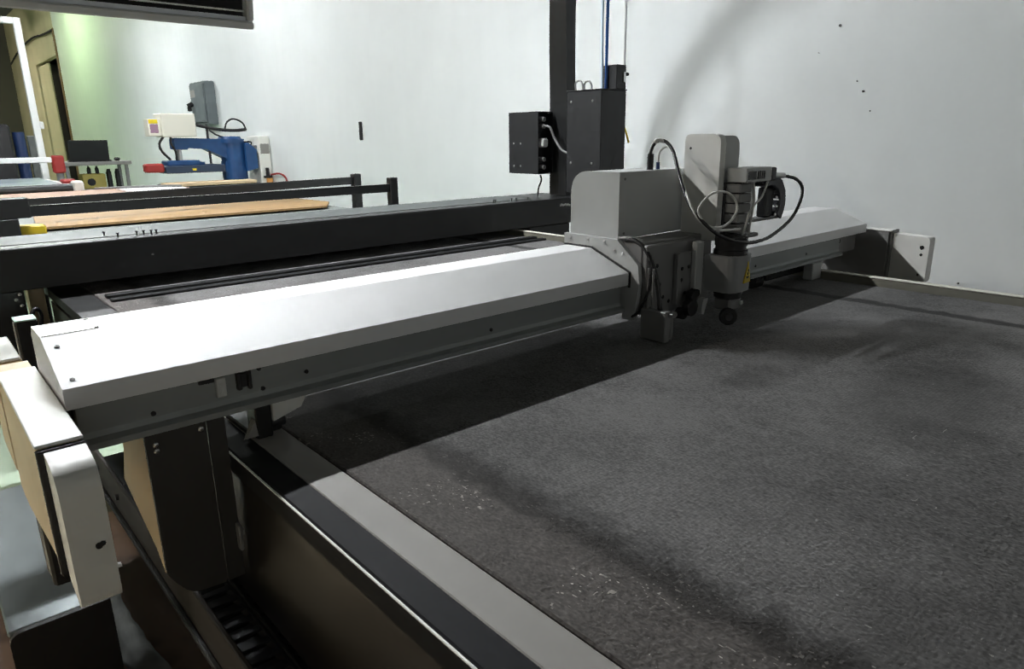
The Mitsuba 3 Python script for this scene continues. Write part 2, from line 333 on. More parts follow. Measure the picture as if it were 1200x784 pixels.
cbk = part(g, 'connector_block', join(box(.440, .450, 1.335, 1.345, 1.002, 1.040, .002), box(.462, .470, 1.335, 1.345, 1.0, 1.042, .002), box(.449, .463, 1.339, 1.345, 1.006, 1.036, .002)), 'black_plastic')
part(g, 'cable_slot', box(.370, .399, 1.339, 1.345, 1.030, 1.0425, .001), 'black_plastic')
# near end housing
EH = [(1.17, 1.047), (1.17, .85), (1.6, .775), (1.70, .775), (1.70, 1.047)]
sp = part(g, 'side_plate', prism_x(EH, .087, .143), 'warm_bounce_tan', label='side plate at the near end of the gantry, warm bounce light painted into its tan')
part(g, 'top_plate', box(.083, .147, 1.165, 1.625, 1.0475, 1.0525, .0015), 'housing_white', label='white top plate of the near end housing')
part(g, 'top_plate', box(.083, .135, 1.73, 1.95, 1.043, 1.049, .0015), 'housing_white')
part(g, 'gasket', box(.083, .147, 1.155, 1.169, .838, 1.046, .002), 'black_plastic')
BB = rounded([(1.070, .815), (1.070, 1.035), (1.152, 1.046), (1.152, .835)], [.02, .055, .004, .02], 8)
bb = part(g, 'bumper_box', prism_x(BB, .092, .146), 'housing_white', smooth=35, label='rounded white bumper box at the near end')
part(bb, 'screw_hole', join(cyl((.128, 1.068, .915), (.128, 1.073, .915), .005, n=10), cyl((.133, 1.068, .917), (.133, 1.073, .917), .004, n=10)), 'black_plastic')
part(bb, 'knob', cyl((.146, 1.085, .865), (.153, 1.085, .865), .004, n=10), 'housing_white')
part(g, 'rear_bumper', prism_x(rounded([(1.73, .80), (1.73, 1.042), (1.93, 1.042), (1.95, 1.0), (1.95, .80)], .015), .087, .137), 'warm_bounce_tan', smooth=35)
part(g, 'motor_cover', box(.10, .15, 1.702, 1.728, .55, 1.03, .006), 'black_satin')
part(g, 'motor_cover', box(.10, .149, 1.62, 1.70, .56, .774, .006), 'black_satin')
part(g, 'end_link', box(.1435, .164, 1.37, 1.58, .965, 1.035, .003), 'black_satin')
# near leg
LG = rounded([(.262, .956), (.262, .66), (.30, .60), (.372, .595), (.372, .956)], [0, .05, .05, .01, 0], 6)
part(g, 'leg_plate', prism_y(LG, 1.340, 1.350), 'leg_grey', smooth=35, label='dark grey rounded leg plate under the near end')
part(g, 'leg_plate', prism_y(rounded([(.375, .956), (.375, .592), (.410, .592), (.410, .956)], .004), 1.346, 1.354), 'leg_grey')
part(g, 'leg_side', prism_x([(1.351, .956), (1.55, .956), (1.55, .862), (1.605, .77), (1.395, .695), (1.351, .66)], .262, .268), 'warm_bounce_tan', label='side face of the near leg, tan with painted warm bounce light')
for z in (.935, .922): part(g, 'bolt', sphere((.279, 1.339, z), .0055, (1, .5, 1), 1), 'steel', smooth=True)
part(g, 'bolt', sphere((.362, 1.339, .943), .006, (1, .5, 1), 1), 'steel', smooth=True)
part(g, 'wheel_bracket', join(box(.402, .409, 1.325, 1.345, .66, .72, .002), cyl((.41, 1.335, .70), (.414, 1.335, .70), .008, n=10)), 'plate_grey')
# near foot on the strip
ft = part(g, 'foot', join(box(.472, .507, 1.35, 1.40, ZB + .001, .957, .003), box(.465, .535, 1.372, 1.52, ZB + .001, .895, .003)), 'black_satin')
part(ft, 'wedge', hull([(.508, 1.345, .956), (.508, 1.345, .915), (.57, 1.345, .932), (.585, 1.345, .956), (.508, 1.40, .956), (.508, 1.40, .915), (.57, 1.40, .932), (.585, 1.40, .956)]), 'housing_white')
part(ft, 'roller', cyl((.508, 1.385, .898), (.545, 1.385, .898), .012, n=16), 'dark_metal', smooth=30)
part(ft, 'cap', hull([(.45, 1.35, .89), (.475, 1.35, .89), (.471, 1.35, .925), (.45, 1.37, .882), (.475, 1.37, .882), (.471, 1.37, .925)]), 'strip_grey')
# far foot, far end housing
part(g, 'far_foot', box(2.85, 2.932, 1.335, 1.375, ZB + .002, .956, .003), 'machine_grey')
part(g, 'far_foot', box(2.60, 2.925, 1.40, 1.50, .905, .956, .006), 'black_satin')
part(g, 'roller', cyl((2.52, 1.43, .91), (2.58, 1.43, .91), .028, n=16), 'rubber', smooth=30)
part(g, 'side_plate', prism_x([(1.236, .83), (1.236, 1.05), (1.70, 1.05), (1.70, .83)], 3.345, 3.40), 'plate_grey', label='dark grey side plate at the far end')
part(g, 'top_plate', box(3.342, 3.403, 1.225, 1.70, 1.0505, 1.056, .0015), 'housing_white')
FB = rounded([(1.070, .83), (1.070, 1.035), (1.222, 1.042), (1.222, .83)], [.02, .018, .003, .01], 6)
fb = part(g, 'bumper_box', prism_x(FB, 3.365, 3.43), 'housing_white', smooth=35, label='rounded white bumper box at the far end')
part(g, 'gasket', box(3.355, 3.43, 1.223, 1.235, .83, 1.056, .002), 'plate_grey')
for y, z, r in ((1.098, .99, .009), (1.098, .958, .006), (1.10, .868, .005)):
    part(fb, 'screw_hole', cyl((3.3635, y, z), (3.367, y, z), r, n=10), 'black_plastic')
part(g, 'end_bracket', box(3.302, 3.344, 1.42, 1.58, .95, 1.04, .004), 'plate_grey')
part(g, 'beam_hole', cyl((3.12, 1.355, 1.02), (3.12, 1.3605, 1.02), .012, n=12), 'black_plastic')

# ------------------------------------------------------------------ cutting head
h = thing('tool_carriage', 'grey cutting head carriage riding on the gantry above the felt belt', 'cutting head')
SB = rounded([(1.39, 1.173), (1.39, 1.376), (1.592, 1.376), (1.592, 1.173)], [.003, .004, .075, .003], 10)
sb = part(h, 'motor_box', prism_x(SB, 1.65, 1.985), 'machine_grey', smooth=35, label='grey sheet metal box with one rounded top corner')
for y, z in ((1.388, 1.355), (1.388, 1.19)):
    part(sb, 'screw', cyl((1.675, y, z), (1.675, y + .004, z), .004, n=8), 'plate_grey')
BR = [(1.60, 1.178), (1.38, 1.176), (1.296, 1.107), (1.290, 1.056), (1.305, .934), (1.352, .932), (1.352, .952), (1.605, .952), (1.605, 1.178)]
HOLE = [(1.418, .988), (1.418, 1.087), (1.562, 1.087), (1.562, .988)]
brk = part(h, 'bracket_plate', prism_x(BR, 1.634, 1.6495, [HOLE]), 'machine_grey', label='grey angled bracket plate hugging the gantry cover')
for y, z in ((1.575, 1.162), (1.50, 1.163), (1.43, 1.163), (1.388, 1.14), (1.355, 1.135)):
    part(brk, 'screw', sphere((1.634, y, z), .006, (.5, 1, 1), 1), 'steel', smooth=True)
part(brk, 'seal', prism_x([(1.322, 1.036), (1.322, 1.084), (1.480, 1.1455), (1.60, 1.1455), (1.60, 1.139), (1.483, 1.139), (1.329, 1.079), (1.329, 1.036)], 1.629, 1.634), 'black_plastic')
part(h, 'carriage_plate', box(1.652, 1.90, 1.275, 1.295, .945, 1.165, .004), 'plate_grey', label='dark grey carriage plate with screw holes')
part(h, 'carriage_body', box(1.651, 2.02, 1.2955, 1.398, .95, 1.171, .004), 'plate_grey')
part(h, 'carriage_plate', box(1.78, 1.905, 1.255, 1.274, .965, 1.13, .003), 'plate_grey')
part(h, 'carriage_rib', box(1.845, 1.885, 1.235, 1.2545, .99, 1.16, .003), 'machine_grey')
for x, y, z in ((1.80, 1.2545, 1.081), (1.80, 1.2545, 1.045), (1.835, 1.2545, 1.083), (1.715, 1.2745, 1.04), (1.735, 1.2745, .998), (1.765, 1.2745, .98), (1.82, 1.2545, 1.0), (1.70, 1.2745, 1.10)):
    part(h, 'screw_hole', cyl((x, y - .001, z), (x, y + .003, z), .006, n=10), 'black_plastic')
# tower
TW = rounded([(1.245, 1.152), (1.245, 1.484), (1.378, 1.484), (1.378, 1.152)], [.003, .03, .022, .003], 3)
tw = part(h, 'tower_cover', prism_x(TW, 1.955, 1.985), 'housing_white', label='light grey front cover of the tall tool tower')
part(tw, 'screw', join(cyl((1.954, 1.355, 1.44), (1.956, 1.355, 1.44), .004, n=8), cyl((1.954, 1.365, 1.165), (1.956, 1.365, 1.165), .004, n=8)), 'black_plastic')
part(h, 'tower_body', prism_y(rounded([(1.9855, 1.152), (1.9855, 1.478), (2.075, 1.478), (2.075, 1.152)], [.003, .003, .055, .003], 8), 1.252, 1.384), 'machine_grey', smooth=35, label='rounded grey rear half of the tool tower')
part(h, 'tower_groove', box(1.987, 2.01, 1.238, 1.2515, 1.16, 1.335, .003), 'dark_metal')
# ribbed valve stack
for k in range(5):
    part(h, 'valve_block', box(1.985, 2.055, 1.185, 1.236, 1.178 + .0315 * k, 1.206 + .0315 * k, .003), 'plate_grey')
part(h, 'valve_backing', box(1.988, 2.05, 1.205, 1.237, 1.175, 1.336, .001), 'void_black')
vb = part(h, 'connector_box', box(1.985, 2.135, 1.165, 1.236, 1.336, 1.381, .003), 'machine_grey', label='light grey connector box with two dark vents')
for xx in (1.992, 2.046): part(vb, 'vent', box(xx, xx + .046, 1.163, 1.1655, 1.345, 1.37, .001), 'black_plastic')
for xx in range(4): part(vb, 'vent_rib', box(2.051 + .011 * xx, 2.055 + .011 * xx, 1.1615, 1.1632, 1.346, 1.369, .0005), 'plate_grey')
part(h, 'connector_end', box(2.1355, 2.165, 1.165, 1.225, 1.336, 1.378, .004), 'black_plastic')
part(h, 'lower_plate', box(1.98, 2.10, 1.175, 1.236, 1.160, 1.172, .003), 'plate_grey')
part(h, 'chain_plate', box(2.066, 2.26, 1.19, 1.24, 1.205, 1.213, .002), 'plate_grey')
# small energy chain
for k in range(7):
    a = math.radians(105 - 22 * k); cx, cz, R = 2.165, 1.262, .085
    x, z = cx + R * math.cos(a), cz + .075 * math.sin(a) if k < 5 else cz + .075 * math.sin(a)
    m = join(box(-.019, .019, 1.18, 1.188, -.020, .020, .004), box(-.019, .019, 1.232, 1.24, -.020, .020, .004), box(-.009, .009, 1.188, 1.232, .010, .018, .002), box(-.009, .009, 1.188, 1.232, -.018, -.010, .002))
    m.apply_transform(trimesh.transformations.rotation_matrix(-(a - math.pi / 2), [0, 1, 0])); m.apply_translation([x, 0, z])
    part(h, 'chain_link', m, 'chain_black')
part(h, 'chain_pin', join(*[cyl((2.20, 1.176, 1.222 + .028 * k), (2.20, 1.18, 1.222 + .028 * k), .005, n=8) for k in range(3)]), 'steel')
part(h, 'chain_guard', box(2.165, 2.215, 1.195, 1.228, 1.214, 1.31, .004), 'black_plastic')
part(h, 'white_plate', box(2.066, 2.135, 1.225, 1.231, 1.214, 1.335, .002), 'white_paint', label='white plate beside the small cable chain')
# spindle and motor
part(h, 'spindle_collar', join(cyl((1.955, 1.185, 1.118), (1.955, 1.185, 1.132), .052, n=32), cyl((1.955, 1.185, 1.133), (1.955, 1.185, 1.145), .047, n=32), cyl((1.955, 1.185, 1.146), (1.955, 1.185, 1.172), .050, n=32)), 'black_plastic', smooth=30)
mo = part(h, 'tool_motor', prism_z(rounded([(1.885, 1.128), (2.015, 1.128), (2.015, 1.234), (1.885, 1.234)], [.035, .05, .004, .004], 10), 1.005, 1.118), 'holder_grey', smooth=30, label='grey rounded tool holder')
n_ = np.array([.13, -.99, 0]); t_ = np.array([.99, .13, 0]); c0 = np.array([1.968, 1.1275, 1.062])
def flat_patch(pts, c, thick):
    v = [c + t_ * a + np.array([0, 0, b]) for a, b in pts]; return hull(np.vstack([np.array(v) + n_ * thick, np.array(v) - n_ * .004]))
wl = part(mo, 'warning_label', flat_patch([(-.024, -.030), (.024, -.030), (0, .038)], c0, .001), 'warning_yellow', label='yellow triangular warning label with a black bolt')
part(wl, 'bolt_symbol', join(flat_patch([(.001, .012), (.007, .010), (.001, -.008), (-.003, -.004)], c0, .0018), flat_patch([(-.010, -.010), (.008, -.010), (.008, -.016), (-.010, -.016)], c0, .0018)), 'black_plastic')
part(h, 'tool_clamp', cyl((1.945, 1.178, .982), (1.945, 1.178, 1.005), .043, n=28), 'black_plastic', smooth=30)
part(h, 'tool_block', box(1.915, 1.985, 1.15, 1.21, .942, .982, .006), 'plate_grey')
part(h, 'tool_pin', cyl((1.975, 1.149, .962), (1.975, 1.143, .962), .007, n=12), 'machine_grey', smooth=30)
wh = part(h, 'guide_wheel', cyl((1.905, 1.150, .930), (1.896, 1.138, .930), .027, n=28), 'rubber', smooth=30)
part(wh, 'hub', cyl((1.906, 1.151, .930), (1.8945, 1.136, .930), .012, n=16), 'dark_metal', smooth=30)
part(h, 'tool_arm', hull([(1.845, 1.20, .985), (1.87, 1.20, .985), (1.85, 1.20, .935), (1.835, 1.20, .94), (1.845, 1.22, .985), (1.87, 1.22, .985), (1.85, 1.22, .935), (1.835, 1.22, .94)]), 'machine_grey')
for a in ((1.795, 1.215, .965, .026), (1.815, 1.225, .995, .018), (1.78, 1.235, .945, .018), (1.83, 1.225, 1.005, .012)):
    part(h, 'cable_gland', cyl((a[0], a[1] - .012, a[2]), (a[0], a[1] + .012, a[2]), a[3], n=14), 'black_plastic', smooth=30)
# sensor box low in front
sn = part(h, 'sensor_box', box(1.640, 1.668, 1.192, 1.285,   .884, .978, .003), 'plate_grey', label='small grey sensor box hanging by the bracket')
part(sn, 'end_cover', box(1.669, 1.690, 1.196, 1.26, .888, .97, .004), 'plate_grey')
part(sn, 'knob', join(cyl((1.660, 1.190, .968), (1.660, 1.178, .968), .007, n=12), cyl((1.675, 1.192, .968), (1.675, 1.182, .968), .009, n=12), cyl((1.665, 1.1915, .893), (1.665, 1.187, .893), .004, n=10)), 'steel', smooth=30)
part(sn, 'rod', join(cyl((1.652, 1.268, .976), (1.652, 1.268, 1.10), .004, n=8), cyl((1.652, 1.250, .976), (1.652, 1.250, 1.10), .004, n=8)), 'plate_grey')
part(h, 'hose', tube([(1.652, 1.36, 1.176), (1.655, 1.325, 1.175), (1.657, 1.29, 1.155), (1.66, 1.262, 1.11), (1.66, 1.240, 1.05), (1.657, 1.225, .977)], .0072), 'cable_black', smooth=True, label='black hose from the bracket down to the sensor box')
part(h, 'hose', tube([(1.656, 1.262, 1.10), (1.652, 1.262, 1.05), (1.645, 1.275, 1.0), (1.64, 1.295, .962), (1.63, 1.31, .945)], .004), 'cable_black', smooth=True)
part(h, 'hose', tube([(1.65, 1.385, 1.178), (1.658, 1.35, 1.182), (1.665, 1.31, 1.176)], .006), 'steel', smooth=True)
# cables over the tower
part(h, 'cable', tube([(1.833, 1.42, 1.380), (1.833, 1.42, 1.394), (1.835, 1.42, 1.436), (1.863, 1.42, 1.462), (1.881, 1.40, 1.462), (1.87, 1.36, 1.431), (1.823, 1.30, 1.363), (1.77, 1.22, 1.282), (1.775, 1.17, 1.232), (1.823, 1.14, 1.19), (1.901, 1.11, 1.166), (2.01, 1.11, 1.163), (2.112, 1.12, 1.177), (2.224, 1.13, 1.213), (2.291, 1.14, 1.264), (2.314, 1.15, 1.305), (2.287, 1.16, 1.334), (2.217, 1.17, 1.348), (2.165, 1.18, 1.352)], .0053), 'cable_black', smooth=True, label='black cable looping in front of the tower')
part(h, 'cable_plug', cyl((2.166, 1.18, 1.352), (2.222, 1.172, 1.349), .010, n=14), 'steel', smooth=30, label='bright metal cable plug')
part(h, 'cable_plug', cyl((1.833, 1.42, 1.376), (1.834, 1.42, 1.425), .010, n=14), 'black_plastic', smooth=30)
part(h, 'cable_sleeve', tube([(1.850, 1.42, 1.458), (1.866, 1.42, 1.4655), (1.882, 1.405, 1.4625)], .0072), 'clear_tube', smooth=True)
part(h, 'air_tube', tube([(1.873, 1.42, 1.378), (1.873, 1.42, 1.395), (1.879, 1.42, 1.43), (1.905, 1.41, 1.445), (1.888, 1.37, 1.425), (1.846, 1.31, 1.358), (1.774, 1.23, 1.301), (1.766, 1.185, 1.244), (1.811, 1.16, 1.215), (1.867, 1.15, 1.221), (1.914, 1.15, 1.255), (1.913, 1.155, 1.288), (1.876, 1.16, 1.313), (1.824, 1.165, 1.318), (1.781, 1.17, 1.304), (1.765, 1.185, 1.27), (1.772, 1.175, 1.24), (1.80, 1.165, 1.215), (1.861, 1.165, 1.202), (1.932, 1.168, 1.197), (1.985, 1.175, 1.195)], .0036, n=8), 'clear_tube', smooth=True, label='thin pale air tube coiled in front of the tower')
part(h, 'air_tube', tube([(2.008, 1.18, 1.172), (2.010, 1.17, 1.209), (2.017, 1.165, 1.246), (2.049, 1.165, 1.27), (2.092, 1.17, 1.289), (2.131, 1.175, 1.335)], .0036, n=8), 'clear_tube', smooth=True)
part(h, 'air_tube', tube([(2.045, 1.18, 1.172), (2.042, 1.17, 1.252), (2.035, 1.165, 1.293), (2.035, 1.17, 1.337)], .0034, n=8), 'clear_tube', smooth=True)
part(h, 'tube_fitting', cyl((1.873, 1.42, 1.376), (1.873, 1.42, 1.398), .006, n=12), 'blue_plastic', smooth=30)

# ------------------------------------------------------------------ black cross beam at the rear end of the table
cb = thing('cross_beam', 'long black box beam spanning the rear end of the table', 'beam')
CB = rounded([(3.30, .921), (3.30, 1.090), (3.74, 1.090), (3.74, .921)], [.004, .012, .006, .004], 5)
part(cb, 'beam_body', prism_x(CB, .12, 3.56), 'black_satin', smooth=35)
part(cb, 'top_sheen', box(.13, 3.15, 3.40, 3.73, 1.0895, 1.0925, .001), 'beam_top_sheen')  # grey sheet laid on as the sheen of the black paint
part(cb, 'support_post', box(.19, .315, 3.32, 3.49, 0, .9205, .005), 'black_satin')
part(cb, 'support_post', box(3.05, 3.42, 3.31, 3.49, 0, .9205, .005), 'black_satin')
part(cb, 'corner_post', box(.345, .404, 3.505, 3.60, 0, .9205, .004), 'warm_bounce_tan', label='corner post behind the left support post, warm light painted into its tan')
for x, y in ((.766, 3.37), (.794, 3.37), (.689, 3.36), (.655, 3.45), (.822, 3.36), (.843, 3.36), (2.80, 3.37), (2.815, 3.37), (2.95, 3.37), (2.98, 3.36), (3.09, 3.37)):
    part(cb, 'screw', join(cyl((x, y, 1.0885), (x, y, 1.106), .0032, n=8), cyl((x, y, 1.104), (x, y, 1.109), .006, n=8)), 'black_plastic')
for x, z in ((.30, .86), (.285, .885), (.30, .80), (.30, .905)):
    part(cb, 'bolt', sphere((x, 3.319, z), .007, (1, .5, 1), 1), 'steel', smooth=True)
part(cb, 'bolt', sphere((.80, 3.299, 1.01), .005, (1, .5, 1), 1), 'plate_grey', smooth=True)
lg = [(3.315, 1.046), (3.325, 1.049), (3.338, 1.043), (3.35, 1.047), (3.362, 1.050), (3.372, 1.044), (3.385, 1.046), (3.40, 1.041)]
part(cb, 'maker_mark', join(*[box(a[0], a[0] + .014, 3.2985, 3.3005, a[1] - .009, a[1] + .004, .001) for a in lg]), 'white_paint', label='small white lettering at the right end')
jb = thing('sensor_module', 'small black box with a pale top beside the left support post of the black beam', 'sensor')
part(jb, 'body', box(.245, .315, 3.08, 3.17, .56, .842, .004), 'black_plastic')
part(jb, 'top_cover', box(.245, .315, 3.08, 3.17, .8425, .850, .002), 'pcb_teal', label='pale green top')
part(jb, 'side_rail', box(.239, .2445, 3.085, 3.10, .60, .845, .001), 'steel')
part(jb, 'cable', tube([(.29, 3.172, .80), (.325, 3.2, .86), (.345, 3.22, .83), (.33, 3.2, .72), (.345, 3.16, .62)], .008), 'cable_black', smooth=True)
part(jb, 'stand', box(.265, .295, 3.11, 3.14, 0, .56, .003), 'black_satin')
solo('conduit_pipe', tube([(.185, 3.2, 0), (.195, 3.2, .45), (.20, 3.2, .62), (.185, 3.22, .70)], .022, n=12), 'cloth_grey', 'grey conduit pipe rising left of the small black sensor box', 'pipe', smooth=True)

# ------------------------------------------------------------------ mast, control boxes, hoses at the right end of the beam
ms = thing('hose_mast', 'tall black curved mast rising behind the control boxes', 'mast')
pp = np.array([(3.495, 3.462, 1.0935), (3.495, 3.462, 1.4), (3.495, 3.462, 1.75), (3.46, 3.432, 1.98), (3.38, 3.352, 2.25), (3.22, 3.185, 2.56), (3.05, 3.02, 2.80), (2.78, 2.76, 3.0), (2.45, 2.45, 3.08)])
mm = tube(pp, 1.0, n=4, sub=5); nr = len(mm.vertices) // 4; cen = mm.vertices[:nr * 4].reshape(nr, 4, 3).mean(1)
tn = np.gradient(cen, axis=0); tn /= np.linalg.norm(tn, axis=1, keepdims=True); V = []
for i in range(nr):
    a = np.array([1., 0, 0]) - tn[i] * tn[i][0]; a /= np.linalg.norm(a); b = np.cross(tn[i], a)
    for sx, sy in ((-1, -1), (1, -1), (1, 1), (-1, 1)): V.append(cen[i] + a * sx * .040 + b * sy * .080)
mm.vertices = np.vstack([V, mm.vertices[nr * 4:]])
if mm.volume < 0: mm.invert()
part(ms, 'post', mm, 'black_satin', label='curved black post')
bx = thing('control_box', 'large dark grey control box on the black mast at the end of the beam', 'control box')
part(bx, 'enclosure', box(3.30, 3.53, 2.94, 3.23, 1.13, 1.752, .004), 'charcoal')
for y, z in ((3.25, 1.69), (3.01, 1.69), (3.25, 1.32), (3.01, 1.32)):
    part(bx, 'screw', sphere((3.299, y if y < 3.2 else 3.19, z), .008, (.5, 1, 1), 1), 'steel', smooth=True)
part(bx, 'lid_edge', box(3.296, 3.534, 2.936, 3.234, 1.752, 1.757, .001), 'charcoal')
part(bx, 'eyebolt', tube([(3.33, 3.18, 1.757), (3.33, 3.185, 1.80), (3.33, 3.15, 1.815), (3.33, 3.125, 1.79), (3.33, 3.12, 1.757)], .006), 'steel', smooth=True)
part(bx, 'eyebolt', tube([(3.40, 3.17, 1.757), (3.40, 3.175, 1.80), (3.40, 3.14, 1.815), (3.40, 3.115, 1.79), (3.40, 3.11, 1.757)], .006), 'steel', smooth=True)
part(bx, 'bracket', box(3.49, 3.53, 3.231, 3.38, 1.18, 1.25, .003), 'black_satin')
solo('cable_tie', tube([(3.532, 2.96, 1.55), (3.545, 2.945, 1.50), (3.56, 2.935, 1.44)], .006), 'yellow_paint', 'short yellow tie on the right side of the large control box', 'cable tie', smooth=True)
b2 = thing('control_box', 'smaller dark grey control box with an open connector side left of the mast', 'control box')
part(b2, 'enclosure', prism_x([(3.495, 1.24), (3.79, 1.24), (3.79, 1.645), (3.495, 1.645)], 3.30, 3.305), 'charcoal')
part(b2, 'enclosure_shell', join(box(3.3055, 3.44, 3.77, 3.79, 1.24, 1.645, .002), box(3.3055, 3.44, 3.495, 3.769, 1.64, 1.645, .001), box(3.3055, 3.44, 3.495, 3.769, 1.24, 1.245, .001), box(3.435, 3.44, 3.495, 3.769, 1.246, 1.639, .001)), 'charcoal')
part(b2, 'connector_panel', box(3.3056, 3.434, 3.53, 3.54, 1.246, 1.639, .001), 'black_plastic')
for z in (1.60, 1.555, 1.34, 1.29): part(b2, 'connector', cyl((3.345, 3.53, z), (3.345, 3.48, z - .005), .015, n=12), 'plate_grey', smooth=30)
part(b2, 'white_plug', box(3.325, 3.385, 3.478, 3.529, 1.415, 1.475, .01), 'white_paint', label='white plug')
part(b2, 'cable', tube([(3.345, 3.48, 1.555), (3.36, 3.44, 1.54), (3.375, 3.42, 1.48), (3.385, 3.36, 1.40), (3.40, 3.30, 1.37), (3.40, 3.27, 1.33), (3.40, 3.27, 1.10)], .008), 'plate_grey', smooth=True)
for y, z in ((3.74, 1.44), (3.67, 1.44), (3.74, 1.29), (3.67, 1.29)): part(b2, 'screw', sphere((3.2995, y, z), .007, (.5, 1, 1), 1), 'steel', smooth=True)
part(b2, 'mounting_arm', box(3.441, 3.56, 3.60, 3.65, 1.35, 1.42, .002), 'black_satin')
solo('power_cord', tube([(3.345, 3.52, 1.230), (3.335, 3.50, 1.20), (3.31, 3.50, 1.15), (3.30, 3.50, 1.0945)], .006), 'cable_black', 'thin black cord hanging from the smaller control box to the beam', 'cord', smooth=True)
sw = thing('switch_box', 'small black switch box above the back of the large control box', 'switch box')
part(sw, 'body', box(3.44, 3.53, 2.945, 3.06, 1.758, 1.90, .004), 'charcoal')
part(sw, 'latch', join(box(3.50, 3.52, 2.938, 2.9445, 1.80, 1.86, .002)), 'steel')
part(sw, 'knob', cyl((3.532, 2.97, 1.85), (3.565, 2.96, 1.85), .010, n=10), 'dark_metal', smooth=30)
solo('air_hose', tube([(3.43, 3.02, 1.757), (3.43, 3.02, 2.2), (3.44, 3.02, 3.0), (3.45, 3.02, 5.99)], .009), 'blue_hose', 'dark blue air hose dropping from the ceiling onto the large control box', 'hose', smooth=True)
solo('air_hose', tube([(3.40, 3.025, 1.757), (3.395, 3.03, 2.2), (3.41, 3.03, 3.0), (3.42, 3.04, 5.99)], .008), 'pale_hose', 'pale blue air hose beside the dark blue one above the control box', 'hose', smooth=True)
solo('wall_conduit', box(WX - .02, WX + .001, 3.60, 3.62, 1.2, 5.9, .004), 'white_paint', 'thin white conduit on the wall right of the blue hoses', 'conduit')

# ------------------------------------------------------------------ lower left foreground
fc = thing('floor_cabinet', 'low black steel cabinet with a glossy grey top below the near gantry end', 'cabinet')
part(fc, 'top', box(.004, .222, 1.862, 2.75, .335, .35, .004), 'cabinet_gloss', label='glossy grey top')
part(fc, 'front_panel', prism_y(rounded([(.004, .02), (.004, .35), (.222, .35), (.222, .02)], [.0, .03, .006, 0], 6), 1.845, 1.861), 'black_satin', label='black front panel')
part(fc, 'body', box(.01, .218, 1.862, 2.74, .02, .334, .004), 'black_satin')
for k in range(1): part(fc, 'plinth', box(.02, .21, 1.88, 2.72, 0, .0195, .001), 'black_plastic')
P = np.array([(.262, 2.30, .10), (.268, 2.2, .07), (.276, 2.08, .05), (.284, 1.95, .045), (.298, 1.8, .042), (.315, 1.6, .042), (.335, 1.3, .042)])
fh = tube(P, .038, n=24, sub=14); v = fh.vertices; d = meshkit.fbm(v * np.array([30, 14, 30]), 3) - .5
fh.vertices = v + fh.vertex_normals * (d * .03)[:, None]; fh.vertices[:, 2] = np.maximum(fh.vertices[:, 2], .002)
solo('fabric_bundle', fh, 'cloth_grey', 'crumpled grey fabric bundle on the floor beside the low black cabinet', 'fabric', smooth=True)

# ------------------------------------------------------------------ table behind the beam: board and black guard rails
rt = thing('rear_table', 'pale topped table behind the black beam', 'table')
part(rt, 'top', box(.36, 2.56, 3.85, 6.25, .955, .985, .004), 'table_pale')
for x in (.40, 2.42):
    for y in (3.95, 6.1): part(rt, 'leg', box(x, x + .07, y, y + .07, 0, .9545, .004), 'black_satin')
part(rt, 'apron', box(.42, 2.48, 3.92, 3.945, .85, .9545, .003), 'black_satin')
bd = thing('wood_board', 'large brown wooden board lying on the pale table behind the beam', 'board')
part(bd, 'panel', prism_z([(.585, 4.85), (2.40, 4.83), (2.58, 5.14), (2.54, 5.80), (.72, 6.05)], .998, 1.012), 'kraft_board')
for x in (.75, 1.2, 1.62, 2.05, 2.35): part(bd, 'spacer', box(x, x + .035, 4.86, 4.90, .9855, .9978, .002), 'black_plastic')
r1 = thing('guard_rail', 'nearer black square tube rail across the wooden board', 'rail')
part(r1, 'rail', box(.531, 2.765, 4.53, 4.565, 1.104, 1.160, .003), 'black_satin')
part(r1, 'post', box(2.768, 2.83, 4.515, 4.575, 0, 1.207, .004), 'black_satin')
part(r1, 'post', box(.20, .283, 4.50, 4.62, 0, 1.10, .004), 'black_satin')
part(r1, 'end_block', box(.20, .53, 4.50, 4.62, 1.101, 1.205, .004), 'black_satin')
part(r1, 'end_block', box(.284, .47, 4.50, 4.62, .99, 1.10, .004), 'black_satin')
part(r1, 'rail_highlight', box(.535, 2.76, 4.528, 4.54, 1.1602, 1.163, .0008), 'steel')  # bright sliver standing in for the highlight along the black rail
solo('yellow_stop', box(.475, .60, 4.60, 4.70, .986, 1.05, .008), 'warning_yellow', 'small yellow block under the left end of the nearer rail', 'block')
r2 = thing('guard_rail', 'farther black square tube rail behind the wooden board', 'rail')
part(r2, 'rail', hull([(x, y + q, z) for x, y in ((.352, 4.98), (3.047, 5.59)) for q in (0, .04) for z in (1.106, 1.166)]), 'black_satin')
part(r2, 'post', box(3.048, 3.118, 5.57, 5.64, 0, 1.192, .004), 'black_satin')
part(r2, 'post', box(.20, .349, 4.96, 5.04, 0, 1.175, .004), 'black_satin')

# ------------------------------------------------------------------ plywood table
pt = thing('plywood_table', 'wide table topped with pinkish plywood beyond the black rails', 'table')
part(pt, 'top', prism_z([(.45, 7.0), (2.62, 7.0), (2.72, 9.55), (1.60, 9.55), (.45, 9.50)], .92, .95), 'plywood_pink')
for x in (.6, 2.45):
    for y in (7.2, 9.3): part(pt, 'leg', box(x, x + .08, y, y + .08, 0, .9195, .004), 'plate_grey')
ws = thing('white_sheet', 'white sheet lying on the right end of the plywood table', 'sheet')
part(ws, 'sheet', prism_z([(1.95, 8.7), (2.55, 8.4), (2.66, 9.3), (2.0, 9.45)], .951, .965), 'white_paint')
solo('metal_rod', tube([(1.75, 9.3, .975), (2.2, 9.1, .985), (2.6, 8.95, .98)], .012, n=8, sub=2), 'plate_grey', 'thin grey rod lying across the white sheet', 'rod', smooth=True)

